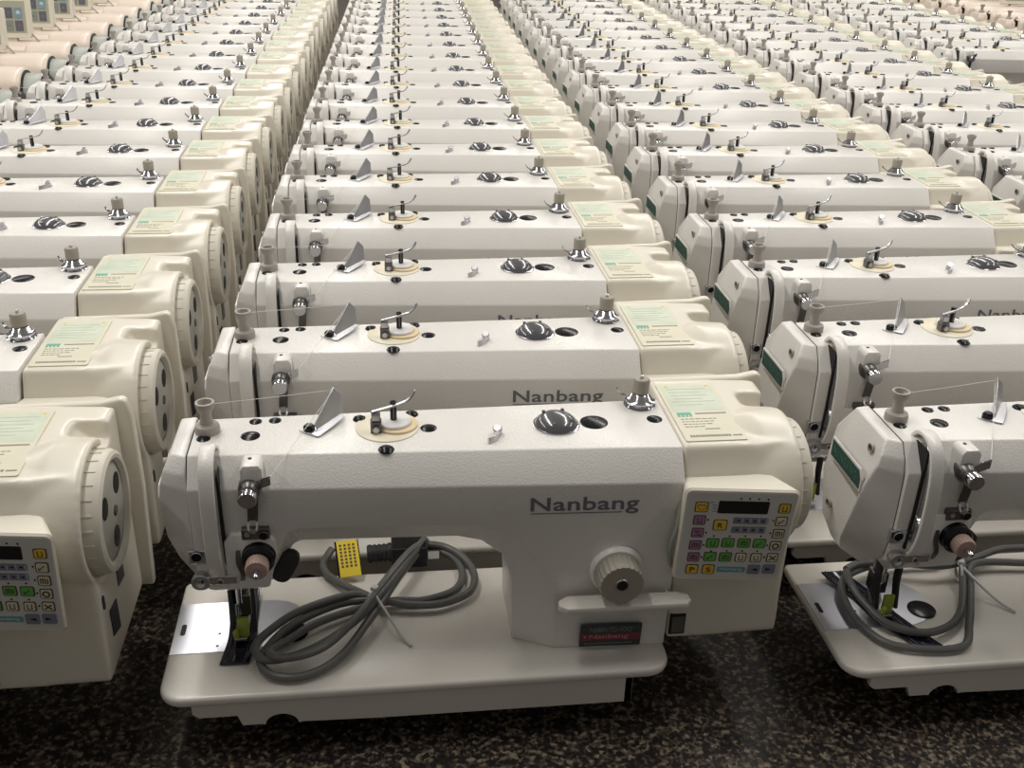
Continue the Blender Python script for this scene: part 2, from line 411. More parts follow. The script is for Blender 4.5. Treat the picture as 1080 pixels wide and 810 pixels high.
    for a in (60, 135, 250, 330): mb.box(368.5 + 15 * math.cos(math.radians(a)) - 1.5, 368.5 + 15 * math.cos(math.radians(a)) + 1.5, 93 + 15 * math.sin(math.radians(a)) - 1.5, 93 + 15 * math.sin(math.radians(a)) + 1.5, T + 4, T + 9.5, SMOKE)
    part('oil_sight_dome', mb.mesh('dome', angle=40), label='smoked clear oil sight dome')
    mb = MB(); mb.lathe((404.5, 95, T - 1), (0, 0, 1), [(0, 13.2), (1.2, 13.2), (1.7, 12.0)], BLACK, 30)
    part('oil_plug', mb.mesh('plug', angle=40), label='round black rubber oil plug')
    # bobbin thread tension at the right end of the arm
    mb = MB(); mb.lathe((456, 128, T - 1), (0, 0, 1), [(0, 15), (1.5, 15.5), (2.5, 11), (4, 10), (5, 13.8), (7, 14.5), (8.5, 12), (13, 9), (15, 5)], CHROME, 30)
    mb.strip([(444, 134, T + 6), (438, 137, T + 9), (435, 138, T + 13)], (0, 1, 0), 5, 1.2, CHROME, 3)
    bt = part('winder_tension', mb.mesh('btens', angle=40), label='chrome winder tension discs')
    mb = MB(); mb.lathe((456, 128, T + 14), (0, 0, 1), [(0, 8), (12, 8.2), (14, 7)], DIALP, 24); mb.lathe((456, 128, T + 28), (0, 0, 1), [(-1, 1.6), (3, 1.6)], STEEL, 8)
    part('knob', mb.mesh('btknob', angle=40), bt, 'taupe plastic knob')
    # pretension on the head front
    mb = MB(); mb.lathe((94, 40, 195), (0, -1, 0), [(-6, 9.6), (3, 9.6), (6, 8.8), (9, 6.8), (12, 8.2), (14, 8.2)], DSTEEL, 24)
    mb.strip([(94, 35, 196), (104, 34, 202), (113, 33, 206)], (0, 0, 1), 9, 1.6, CHROME, 3)
    pt = part('pretension_guide', mb.mesh('pret', angle=40), label='dark pretension guide')
    mb = MB(); mb.lathe((94, 27, 195), (0, -1, 0), [(0, 7.9), (8, 7.9), (9, 7.2)], CHROME, 24)
    part('knob', mb.mesh('pknob', angle=40), pt, 'chrome knob')
    mb = MB(); mb.strip([(97, 33, 192), (96, 33, 178), (95, 34, 166)], (1, 0, 0), 9, 1.4, DSTEEL, 3)
    mb.strip([(91.5, 33, 166), (91.5, 30, 160), (95, 29, 157), (98.5, 30, 160), (98.5, 33, 166)], (0, 1, 0), 4, 1.8, CHROME, 4)
    part('thread_hanger', mb.mesh('hanger', angle=40), pt, 'grey steel hanging strip with chrome eye')
    mb = MB(); mb.lathe((95, 51, 217.2), (0, 0, 1), [(0, 1.8), (.6, 1.8)], HOLE, 12); part('screw_hole', mb.mesh('shole'), label='small dark screw hole on the boss')
    # main thread tension
    mb = MB(); mb.lathe((97, 40, 127), (0, -1, 0), [(-4, 15.5), (3, 15.5), (5, 14), (9, 13.5), (12, 14.5), (15, 12)], BLACK, 30)
    mt = part('thread_tension', mb.mesh('mt', angle=40), label='black tension discs')
    mb = MB()
    R = []
    for d, r_ in ((14, 8.4), (16, 9.8), (25, 9.8), (27, 8.8)):
        R.append([(97 + (r_ + (.5 if i % 2 else -.3)) * math.cos(i * math.pi / 22), 40 - d, 127 + (r_ + (.5 if i % 2 else -.3)) * math.sin(i * math.pi / 22)) for i in range(44)])
    mb.rings(R, PINKK); part('knob', mb.mesh('mtknob', angle=60), mt, 'brown knurled plastic knob')
    mb = MB(); mb.lathe((97, 14, 127), (0, -1, 0), [(0, 2.6), (10, 2.6), (11, 2)], CHROME, 12); part('tension_stud', mb.mesh('stud'), mt, 'chrome stud tip')
    mb = MB(); mb.box(84, 108, 34, 43, 145, 156, DSTEEL); mb.lathe((103, 36, 150), (0, -1, 0), [(0, 4.6), (4, 4.6)], BLACK, 16); mb.lathe((89, 36, 151), (0, -1, 0), [(0, 3), (3, 3)], STEEL, 12)
    part('thread_retainer', mb.mesh('retainer', bevel=.8, seg=1), label='steel thread retainer plate')
    # presser lifter paddle (black rubber)
    mb = MB(); Mx = Matrix.Translation((118, 52, 104)) @ Matrix.Rotation(math.radians(28), 4, 'Y')
    mb.prism(rrect(-8.5, 8.5, -17, 17, 8, 5), 'y', -5, 4, RUBBER, Mx)
    mb.lathe((108, 58, 110), (1, 0, 0), [(-14, 3), (6, 3)], STEEL, 12)
    part('presser_lifter', mb.mesh('paddle', bevel=1, seg=1, angle=50), label='black rubber lifter paddle')
    # lower-left guide bracket and lever
    mb = MB(); mb.box(36, 62, 40, 46, 118, 132, STEEL); mb.lathe((43, 41, 127), (0, -1, 0), [(0, 5.2), (3.5, 5.2)], BLACK, 18); mb.lathe((56, 41, 124), (0, -1, 0), [(0, 3.4), (2, 3.4)], DSTEEL, 14)
    part('frame_guide', mb.mesh('fguide', bevel=.8, seg=1), label='steel lower frame guide')
    mb = MB(); mb.lathe((45, 40, 103), (0, -1, 0), [(-4, 6.5), (4, 8.2), (8, 8.2), (8, 4), (6, 3)], STEEL, 22)
    mb.box(45, 77, 34, 39, 99, 108, CHROME); mb.lathe((62, 34, 103), (0, -1, 0), [(0, 3), (1.5, 3)], DSTEEL, 12)
    part('needle_bar_guide', mb.mesh('nguide', bevel=.7, seg=1), label='chrome needle bar thread guide arm')
    mb = MB(); mb.strip([(80, 38, 138), (79, 34, 122), (82, 34, 110), (80, 38, 98), (80, 42, 92)], (1, 0, 0), 4, 1.6, DSTEEL, 4)
    part('check_spring', mb.mesh('spring'), label='steel check spring')
    # needle bar, presser bar and foot
    mb = MB(); mb.lathe((66, 88, 22), (0, 0, 1), [(0, 1), (12, 1.2), (16, 4), (60, 4)], CHROME, 14); part('needle_bar', mb.mesh('nbar'))
    mb = MB(); mb.lathe((69, 104, 16), (0, 0, 1), [(0, 4.4), (66, 4.4)], STEEL, 14); mb.box(62, 77, 92, 108, 18, 42, DSTEEL)
    pb = part('presser_bar', mb.mesh('pbar', bevel=.7, seg=1))
    mb = MB(); mb.rings([[(62, 66, 8), (74, 66, 8), (74, 66, 11), (62, 66, 11)], [(62, 80, 4.6), (74, 80, 4.6), (74, 80, 7), (62, 80, 7)], [(62, 104, 4.6), (74, 104, 4.6), (74, 104, 18), (62, 104, 18)]], STEEL)
    part('presser_foot', mb.mesh('foot', bevel=.6, seg=1), pb)
    mb = MB(); mb.box(65, 76, 72, 76, 8, 30, LIMEP); mb.lathe((64, 70, 9), (0, -.3, 1), [(0, 2.8), (9, 3.0), (12, 2)], LIMEP, 12)
    part('finger_guard', mb.mesh('fguard', bevel=1.5, seg=2), pb, 'lime green plastic finger guard')
    for xx in (58, 79):
        mb = MB(); mb.prism([(74, 12), (82, 10), (90, 40), (90, 78), (80, 78), (80, 40)], 'x', xx, xx + 4, RUBBER); part('clamp_leg', mb.mesh('clampleg', bevel=.8, seg=1), pb, 'black upright beside the presser foot')
    # plates on the bed
    out = [(1.5, 61.5), (1.5, 137), (92, 137)] + [(92 + 37 * math.cos(math.radians(a)), 99 + 37.5 * math.sin(math.radians(a))) for a in range(80, -81, -16)] + [(92, 61.5)]
    mb = MB(); mb.prism(out, 'z', -1, .7, PLATE)
    for x, y, r_ in ((45, 88, 1.7), (45, 70, 1.7)): mb.lathe((x, y, .6), (0, 0, 1), [(0, r_), (.3, r_)], HOLE, 12)
    mb.prism(rrect(7, 12, 88, 105, 2.4), 'z', .5, 1.0, HOLE)
    part('slide_plate', mb.mesh('splate', bevel=.3, seg=1), label='satin steel slide plate')
    mb = MB(); mb.lathe((116, 84, .3), (0, 0, 1), [(0, 14.5), (.9, 14.5), (1.5, 13)], BLACK, 26); part('bed_plug', mb.mesh('bplug', angle=40), label='black round bed plug')
    # brand on the arm front
    x0, x1 = 337.5, 435.5
    M = frame((x0, yfront(x0) - .15, 159.5), (x1 - x0, yfront(x1) - yfront(x0), 0), (0, 0, 1))
    t = text_mesh('brand', 'Nanbang', 98, 18.5, M, LOGO, .013, .35, 1.04)
    mb = MB(); mb.box(0, 83, 1.4, 2.3, 0, .35, LOGO, M)
    t2 = mb.mesh('bu'); part('brand_lettering', merge('brand_lettering', [t, t2]), label='slate grey Nanbang lettering')
    # dial, lever, badge
    mb = MB(); mb.lathe((420, yfront(420) + 1, 98), (0, -1, 0), [(0, 25.5), (4, 25), (6, 23)], WHITE, 36)
    sd = part('stitch_dial', mb.mesh('dialb', angle=40), label='white raised dial collar')
    mb = MB(); R = []
    for d, r_ in ((4, 18), (6, 20.8), (23, 20.8), (25, 19.6)):
        R.append([(420 + (r_ + (.35 if i % 4 < 2 else -.35)) * math.cos(i * math.pi / 48), yfront(420) - d, 98 + (r_ + (.35 if i % 4 < 2 else -.35)) * math.sin(i * math.pi / 48)) for i in range(96)])
    mb.rings(R, DIALP); mb.lathe((420, yfront(420) - 24.9, 98), (0, -1, 0), [(0, 6.6), (.6, 6.2)], STEEL, 22); mb.lathe((420, yfront(420) - 25.2, 98), (0, -1, 0), [(0, 5.0), (.6, 5)], HOLE, 18)
    part('knob', mb.mesh('dialk', angle=50), sd, 'taupe ribbed dial knob')
    mb = MB(); mb.prism([(364, 10), (372, 4), (484, 3), (489, 8), (488, 18), (478, 22), (374, 24), (365, 18)], 'z', 66, 73.5, BEDW)
    mb.box(470, 480, 15, 50, 62, 69, STEEL)
    part('reverse_lever', mb.mesh('rlever', bevel=1.6, seg=2))
    M = frame((391, yfront(391) + 4.2, 4.5), (59, -1.8, 0), (0, -3.0, 26))
    mb = MB(); mb.box(0, 59.5, 0, 26.5, -3, .5, BADGE, M); mb.box(.5, 59, 8, 17, .4, .7, BADGER, M)
    bd = part('model_badge', mb.mesh('badge'), label='black badge with red band')
    def shift(M, x, y, z=.7): return M @ Matrix.Translation((x, y, z))
    ms = [text_mesh('t1', 'NB8891TD-VOO', 41, 6.5, shift(M, 9, 18.5, .5), BADGET, .01, .2),
          text_mesh('t2', 'Nanbang', 38, 7.2, shift(M, 9, 8.8, .7), BADGEP, .015, .2)]
    q = MB()
    for i in range(18): q.box(5 + i * 2.6, 6.6 + i * 2.6, 3, 5, .5, .7, BADGET, M)
    q.prism([(3, 14), (6.5, 15.5), (4.5, 11)], 'z', .7, .9, BADGEP, M)
    ms.append(q.mesh('t3')); part('lettering', merge('badge_lettering', ms), bd)
    # cream motor cover with rear plate, handwheel, sticker, sockets
    part('motor_cover', cover_mesh(CREAM), label='cream plastic motor cover')
    mb = MB(); mb.prism([(480, 4), (600, 2), (604, 120), (603, 200), (599, 216), (594, 218), (575, 214), (480, 212)], 'y', 185.5, 197, CREAM)
    part('rear_cover', mb.mesh('rear', bevel=3.5, seg=3), label='cream rear cover plate')
    mb = MB(); mb.lathe((0, 88, 157), (1, 0, 0), [(580, 40), (580, 53), (582, 55.3), (598, 55.3), (602, 53.8), (604, 50.4), (603.2, 47), (599, 45)], WHEELC, 56, cap1=False)
    for i in range(26):
        a = i * 2 * math.pi / 26
        mb.box(-6, 6, -.7, .7, 0, .9, WHEELC, Matrix.Translation((591, 88 + 55 * math.cos(a), 157 + 55 * math.sin(a))) @ Matrix.Rotation(a - math.pi / 2, 4, 'X'))
    hw = part('handwheel', mb.mesh('wheel', angle=35), label='ivory ribbed handwheel rim')
    mb = MB(); mb.lathe((0, 88, 157), (1, 0, 0), [(590, 45.4), (598.5, 45.2), (598.6, 42), (600, 40), (600.2, 16), (602, 12), (602, 6)], WHEELF, 48)
    for a in (90 + 55, 90 - 55 , 270):
        cy, cz = 88 + 27 * math.cos(math.radians(a)), 157 + 27 * math.sin(math.radians(a))
        mb.lathe((599.6, cy, cz), (1, 0, 0), [(0, 10), (.9, 10), (1.0, 9)], HOLE, 24)
    mb.lathe((602, 88, 157), (1, 0, 0), [(0, 5), (1.5, 4.6)], DSTEEL, 18)
    part('wheel_disc', mb.mesh('wdisc2', angle=35), hw, 'grey wheel disc with three finger holes')
    M = frame((482, 53, T - .6), (1, 0, 0), (0, 1, 0))
    mb = MB(); W, H = 58, 118
    z0 = .0
    mb.prism(rrect(0, W, 0, H, 2.5), 'z', -1.5, .55, STK, M)
    mb.prism(rrect(3, W - 3, 58, H - 5, 2), 'z', .55, .62, STKG, M)
    rng = random.Random(2)
    for yy in (70, 77, 83, 90, 97, 104): mb.box(6 + rng.random() * 5, W - 7 - rng.random() * 16, yy, yy + 1.1, .62, .72, STKL, M)
    mb.box(8, 11, H - 9, H - 6, .6, .7, K_Y, M); mb.box(W - 9, W - 6, H - 9, H - 6, .6, .7, K_Y, M)
    mb.box(5, 19, 50.5, 55, .55, .75, STKT, M)
    for i in range(4): mb.box(5 + i * 3.8, 7.4 + i * 3.8, 46.5, 50.6, .55, .75, STKT, M)
    for i in range(16): mb.box(23 + i * 1.9, 24.4 + i * 1.9, 51, 53.6, .55, .75, STKD, M)
    for k, (yy, w_) in enumerate(((41, 34), (36, 30), (31, 27), (26, 20))):
        x_ = 6
        while x_ < 6 + w_:
            d = 1.5 + rng.random() * 4; mb.box(x_, x_ + d, yy, yy + 1.3, .55, .7, STKD, M); x_ += d + 1
    mb.box(24, 38, 21, 22.5, .55, .7, STKD, M)
    for i in range(15): mb.box(6 + i * 2.6, 7.9 + i * 2.6, 7, 10.6, .55, .75, STKD, M)
    mb.box(46, 55, 7.5, 9.6, .55, .7, STKD, M)
    part('certificate_sticker', mb.mesh('sticker'), label='pale green and cream certificate sticker')
    for nm_, pts in (('a', [(62, 38), (86, 30), (86, 62), (62, 66)]), ('b', [(100, 66), (122, 62), (122, 92), (100, 92)]), ('c', rrect(48, 53, 78, 92, 2.2))):
        mb = MB(); mb.prism(pts, 'x', 589, 590.9, DSTEEL if nm_ == 'b' else HOLE); part('cable_socket', mb.mesh('socket_' + nm_), label='dark cable socket')
    mb = MB(); mb.box(479.5, 495, 33.4, 36, 12, 36, HOLE); mb.box(481, 494, 32.6, 33.5, 14, 34, UNDER); part('cable_socket', mb.mesh('socket_d', bevel=.4, seg=1), label='small dark cover flap under the lever')
    mb = MB(); mb.tube([(474, 30, 176), (472, 22, 150), (468, 24, 122), (474, 33, 92), (482, 36, 84)], 2.0, CORDG, 8, 5); part('panel_cable', mb.mesh('pcable'), label='grey green panel cable')
    # control panel
    cp_me, keys = panel_parts()
    cp = part('control_panel', cp_me, label='cream wedge control panel')
    for nm_, me, lb in keys: part(nm_, me, cp, lb)
    # thread
    mb = MB(); mb.tube([(54, 100, T + 29), (110, 113, 244.5), (164, 127.5, 243)], .28, THREAD, 5, 0); mb.tube([(163, 127, 240), (129, 63, 219.5), (112, 32, 208)], .28, THREAD, 5, 0)
    part('thread', mb.mesh('thread'), label='white thread end')
    return root

PC = [Vector((473, 15, 192)), Vector((576, 5, 190)), Vector((571, 10, 89)), Vector((471, 20, 90))]   # panel front corners TL TR BR BL
def pq(u, v, d=0):
    a = PC[0].lerp(PC[1], u); b_ = PC[3].lerp(PC[2], u); n = (PC[3] - PC[0]).cross(PC[1] - PC[0]).normalized()
    if n.y > 0: n = -n
    return a.lerp(b_, v) + n * d
def panel_parts():
    mb = MB()
    def ring(c, ins, d=0): return [pq(u, v, d) for u, v in rrect(ins, 1 - ins, ins, 1 - ins, .05, 3)]
    back = [Vector((x, 36, z)) for x, z in rrect(476, 560, 92, 190, 5, 3)]
    # match orders: rrect runs the same way in (u, 1-v)
    f = [pq(u, 1 - v, 0) for u, v in rrect(0, 1, 0, 1, .05, 3)]
    f2 = [pq(u, 1 - v, 2.2) for u, v in rrect(.015, .985, .015, .985, .05, 3)]
    mb.rings([back, f, f2], PANEL)
    f3 = [pq(u, 1 - v, 2.4) for u, v in rrect(.03, .97, .03, .97, .04, 3)]
    mb.rings([f2[:0] or [pq(u, 1 - v, 2.0) for u, v in rrect(.03, .97, .03, .97, .04, 3)], f3], PFACE)
    me = mb.mesh('control_panel', angle=35)
    keys = []
    def key(cu, cv, w, h, m, outl=True, d=.8, name='key', lb=None, extra=None, rr=.016):
        q = MB()
        if outl: q.rings([[pq(u, v, 2.3) for u, v in rrect(cu - w / 2, cu + w / 2, cv - h / 2, cv + h / 2, rr, 3)], [pq(u, v, 2.4 + d * .5) for u, v in rrect(cu - w / 2, cu + w / 2, cv - h / 2, cv + h / 2, rr, 3)]], K_O)
        s_ = .010 if outl else 0
        q.rings([[pq(u, v, 2.3) for u, v in rrect(cu - w / 2 + s_, cu + w / 2 - s_, cv - h / 2 + s_, cv + h / 2 - s_, rr * .8, 3)], [pq(u, v, 2.4 + d) for u, v in rrect(cu - w / 2 + s_, cu + w / 2 - s_, cv - h / 2 + s_, cv + h / 2 - s_, rr * .8, 3)]], m)
        ms = [q.mesh(name)]
        if extra: ms += extra(cu, cv, d)
        keys.append((name, merge(name, ms) if len(ms) > 1 else ms[0], lb))
    def fr(cu, cv, d, wx, wy):
        o = pq(cu, cv, 2.45 + d); ex = pq(cu + .01, cv, 0) - pq(cu, cv, 0); ey = pq(cu, cv - .01, 0) - pq(cu, cv, 0)
        M = frame(o, ex, ey); return M @ Matrix.Translation((-wx / 2, -wy / 2, 0))
    def letter(ch): return lambda cu, cv, d: [text_mesh('k', ch, 4.6, 5.2, fr(cu, cv, d, 4.6, 5.2), K_O, .02, .25)]
    def marks(kind):
        def f_(cu, cv, d):
            q = MB(); M = fr(cu, cv, d, 0, 0)
            if kind == 'ring': q.rings([[M @ Vector((x, y, .3)) for x, y in circ(0, 0, 3.4, 18)], [M @ Vector((x, y, .3)) for x, y in circ(0, 0, 1.9, 18)]], K_O, False, False)
            elif kind == 'x':
                for a in (40, -40): q.box(-4, 4, -.6, .6, 0, .3, K_O, M @ Matrix.Rotation(math.radians(a), 4, 'Z'))
            elif kind == 'l': q.prism([(3, 1.6), (3, -1.6), (-2, 0)], 'z', 0, .3, HOLE, M)
            elif kind == 'r': q.prism([(-3, 1.6), (-3, -1.6), (2, 0)], 'z', 0, .3, HOLE, M)
            elif kind == 'heart': q.prism([(0, -3.7), (4, .4), (3.2, 2.9), (1.4, 3.2), (0, 2.2), (-1.4, 3.2), (-3.2, 2.9), (-4, .4)], 'z', 0, .2, K_O, M); q.prism([(0, -3), (3.2, .4), (2.6, 2.4), (1.2, 2.6), (0, 1.4), (-1.2, 2.6), (-2.6, 2.4), (-3.2, .4)], 'z', 0, .3, K_Y, M)
            elif kind == 'z':
                q.box(-3.4, 3.4, 2, 2.8, 0, .3, K_O, M); q.box(-3.4, 3.4, -2.8, -2, 0, .3, K_O, M); q.box(-4, 4, -.4, .4, 0, .3, K_O, M @ Matrix.Rotation(math.radians(-38), 4, 'Z'))
            elif kind == 'n':
                for xx in (-2.8, -.9, 1, 2.9): q.box(xx - .4, xx + .4, -2.6, 2.6, 0, .3, K_O, M)
                q.box(-2.8, 1, 2.2, 2.9, 0, .3, K_O, M)
            elif kind == 'v':
                for xx in (-1.8, 1.8): q.box(xx - .35, xx + .35, -2.8, 2.8, 0, .3, K_O, M)
                q.box(-1.8, 1.8, -2.8, -2.1, 0, .3, K_O, M)
            elif kind == 'c': q.box(-3, 3, -.4, .4, 0, .3, K_O, M @ Matrix.Rotation(math.radians(45), 4, 'Z')); q.box(-3, -2.3, -3, 0, 0, .3, K_O, M)
            return [q.mesh('mk')]
        return f_
    # zoomed photo coordinates of the key centres -> panel u, v
    TL, TR, BL, BR = (75, 45), (1085, 0), (-50, 845), (915, 820)
    def uv(x, y):
        u = v_ = .5
        for _ in range(30):
            ax = TL[0] + (TR[0] - TL[0]) * u; ay = TL[1] + (TR[1] - TL[1]) * u; bx = BL[0] + (BR[0] - BL[0]) * u; by = BL[1] + (BR[1] - BL[1]) * u
            v_ = (y - ay) / (by - ay); lx = TL[0] + (BL[0] - TL[0]) * v_; rx = TR[0] + (BR[0] - TR[0]) * v_; u = (x - lx) / (rx - lx)
        return u, v_
    K = .000985
    def k(x, y, w, h, m, **kw): u, v_ = uv(x, y); key(u, v_, w * K, h * K * 1.2, m, **kw)
    k(578, 168, 450, 112, SCREEN, outl=False, d=.3, name='display_screen', lb='black display window')
    k(210, 185, 118, 92, K_Y, extra=marks('heart'), lb='yellow key')
    for (x, y), mk in zip(((193, 298), (177, 408), (158, 518), (143, 626)), ('v', 'z', 'n', 'n')): k(x, y, 112, 88, K_P, extra=marks(mk), lb='purple key')
    k(375, 330, 128, 98, K_Y, extra=letter('R'), lb='yellow R key')
    for x, y in ((643, 278), (628, 358)):
        k(x, y, 315, 58, K_B, outl=False, d=.5, name='key_strip', lb='slate strip of small keys', extra=lambda cu, cv, d: [dots(cu, cv, d, fr)])
    for (x, y), m_, mk in zip(((940, 153), (915, 267), (893, 378), (870, 488), (847, 598)), (K_Y, K_C, K_C, K_C, K_C), ('v', 'c', 'n', 'ring', 'x')): k(x, y, 108, 86, m_, extra=marks(mk), lb='yellow key' if m_ is K_Y else 'cream key')
    for (x, y), mk in zip(((312, 492), (448, 483), (590, 478), (727, 475), (290, 615), (427, 612)), 'vvnccn'): k(x, y, 118, 88, K_G, extra=marks(mk), lb='green key')
    for x, y in ((563, 608), (700, 605)): k(x, y, 105, 86, K_C, extra=marks('v'), lb='cream key')
    k(130, 735, 118, 90, K_Y, extra=letter('P'), lb='yellow P key'); k(275, 730, 118, 90, K_Y, extra=letter('S'), lb='yellow S key')
    k(480, 724, 265, 52, K_T, outl=False, d=.2, name='brand_strip', lb='teal strip with small Nanbang lettering', extra=lambda cu, cv, d: [text_mesh('k', 'Nanbang', 20, 3.6, fr(cu, cv, d, 20, 3.6), PFACE, .01, .2)])
    k(682, 712, 118, 88, K_B, outl=False, extra=marks('l'), lb='slate left arrow key'); k(818, 703, 118, 88, K_B, outl=False, extra=marks('r'), lb='slate right arrow key')
    q = MB()
    for x, y in ((322, 430), (462, 424), (602, 416), (740, 410), (300, 565), (440, 556), (576, 550), (712, 545), (268, 293), (252, 405), (232, 515), (215, 625), (845, 265), (820, 377), (797, 488), (775, 597), (555, 95), (632, 90), (712, 87), (795, 85)):
        u, v_ = uv(x, y); q.rings([[pq(a, b_, 2.3) for a, b_ in circ(u, v_, .009, 8)], [pq(a, b_, 2.7) for a, b_ in circ(u, v_, .009, 8)]], HOLE)
    for x, y in ((300, 140), (325, 165), (325, 190), (325, 215)):
        u, v_ = uv(x, y); q.rings([[pq(a, b_, 2.3) for a, b_ in rrect(u - .02, u + .02, v_ - .004, v_ + .004, .003, 1)], [pq(a, b_, 2.6) for a, b_ in rrect(u - .02, u + .02, v_ - .004, v_ + .004, .003, 1)]], K_B)
    keys.append(('indicator_dots', q.mesh('dots'), 'dark indicator dots'))
    return me, keys
def dots(cu, cv, d, fr):
    q = MB(); M = fr(cu, cv, d, 0, 0)
    for i in range(4): q.box(-12 + i * 7.4, -9.6 + i * 7.4, -.7, .7, 0, .3, HOLE, M); q.box(-7.6 + i * 7.4, -7 + i * 7.4, -2.4, 2.4, 0, .3, PFACE, M)
    return q.mesh('kd')

# ------------------------------------------------------------------ copying
def copy_tree(o, parent=None, depth=0, subs=True):
    c = o.copy(); COL.objects.link(c)
    if parent: c.parent = parent
    for ch in list(o.children):
        if ch.name.split('.')[0] in SKIP and not subs: continue
        copy_tree(ch, c, depth + 1, subs)
    return c
SKIP = set()
ORD = ['first', 'second', 'third', 'fourth', 'fifth', 'sixth', 'seventh', 'eighth', 'ninth', 'tenth', 'eleventh', 'twelfth', 'thirteenth', 'fourteenth', 'fifteenth', 'sixteenth', 'seventeenth', 'eighteenth', 'nineteenth', 'twentieth', 'twenty-first']
GROUP = 'Nanbang sewing machine heads set out in long rows'

proto = build_machine()
# a far copy has one keypad mesh in place of its single keys (too small or hidden in the photo)
pc = [c for c in proto.children if c.name.startswith('control_panel')][0]
KEYPAD = merge('keypad', [c.data for c in pc.children])

J = {  # measured placement of the machines, (row, column): (x, y)
 'B': [(-637.0, -11.1), (-631.8, 204.7), (-629.8, 419.1), (-619.9, 635.0), (-616.4, 850.8), (-613.4, 1071.5), (-606.1, 1284.0), (-599.0, 1500.0), (-593.9, 1715.1), (-587.8, 1931.4), (-581.9, 2146.5), (-580.4, 2361.9), (-577.6, 2576.7), (-572.9, 2793.4), (-564.7, 3009.6), (-559.5, 3225.3), (-554.4, 3441.1)],
 'C': [(-5.9, 3.3), (5.1, 216.3), (13.1, 428.7), (21.9, 644.8), (23.3, 864.0), (28.8, 1079.5), (37.1, 1294.4), (39.8, 1510.9), (46.0, 1726.1), (50.2, 1941.4), (57.4, 2157.6), (63.2, 2373.4), (68.1, 2589.0), (74.7, 2804.9), (80.4, 3020.6), (86.2, 3236.4), (91.9, 3452.2)],
 'D': [(636.1, -19.6), (640.2, 195.9), (647.4, 410.6), (650.9, 624.5), (659.4, 845.0), (668.0, 1060.1), (676.8, 1273.6), (682.6, 1488.0), (687.9, 1704.1), (694.9, 1920.4), (701.8, 2135.1), (704.3, 2351.7), (709.4, 2567.7), (713.7, 2784.2), (719.1, 3000.1), (723.8, 3216.0), (734.0, 3431.3)],
 'E': [(1270.3, -26.4), (1276.6, 189.4), (1282.9, 405.1), (1289.2, 620.9), (1295.5, 836.6), (1300.1, 1048.3), (1306.4, 1266.5), (1314.6, 1482.6), (1324.0, 1701.0), (1327.4, 1917.5), (1333.6, 2132.3), (1341.6, 2346.8), (1344.7, 2563.5), (1350.0, 2780.1), (1358.4, 2994.6), (1364.7, 3210.0)],
 'F': [(1952.2, 51.6 + 215.8 * 0)] + [(1952.2 + 3.6 * k_, 51.6 + 215.8 * k_) for k_ in range(1, 12)] + [(1993.3, 2640.2), (1998.9, 2855.7), (1997.8, 3073.7), (2003, 3290)],
}
for c_, v_ in J.items():
    while len(v_) < 19:
        v_.append((2 * v_[-1][0] - v_[-2][0] if c_ != 'F' else v_[-1][0] + 4, v_[-1][1] + 216))
    if c_ != 'F':
        for k_ in range(17, 19): v_[k_] = (v_[16][0] + 5.7 * (k_ - 16), v_[16][1] + 215.8 * (k_ - 16))

# ------------------------------------------------------------------ camera (solved from the photograph)
cam = bpy.data.cameras.new('camera'); co = bpy.data.objects.new('camera', cam); COL.objects.link(co)
Rv = Vector((0.9918277, -0.12454307, 0.02769176)); Uv = Vector((0.03014594, 0.43966513, 0.89765572)); Fv = Vector((0.1239719, 0.88948502, -0.43982652))
co.matrix_world = Matrix(((Rv.x, Uv.x, -Fv.x, .204173), (Rv.y, Uv.y, -Fv.y, -.735501), (Rv.z, Uv.z, -Fv.z, .671766), (0, 0, 0, 1)))
cam.sensor_width = 36; cam.sensor_fit = 'HORIZONTAL'; cam.lens = 36 * 1091.38 / 1080; cam.clip_start = .02; cam.clip_end = 200
sc.camera = co
CP = Vector((204.17, -735.5, 671.77))
def project(x, y, z):
    d = Vector((x, y, z)) - CP; f_ = d.dot(Fv)
    if f_ < 50: return (-9999, -9999)
    return 540 + 1091.38 * d.dot(Rv) / f_, 405 - 1091.38 * d.dot(Uv) / f_
def in_view(x, y, zmin=150, x0=20, x1=605, m=4):
    pts = [project(x + a, y + b_, c) for a in (x0, (x0 + x1) / 2, x1) for b_ in (40, 180) for c in (zmin, 225)]
    # any part of the box inside the frame
    return min(p[0] for p in pts) < 1080 - m and max(p[0] for p in pts) > m and min(p[1] for p in pts) < 810 and max(p[1] for p in pts) > m

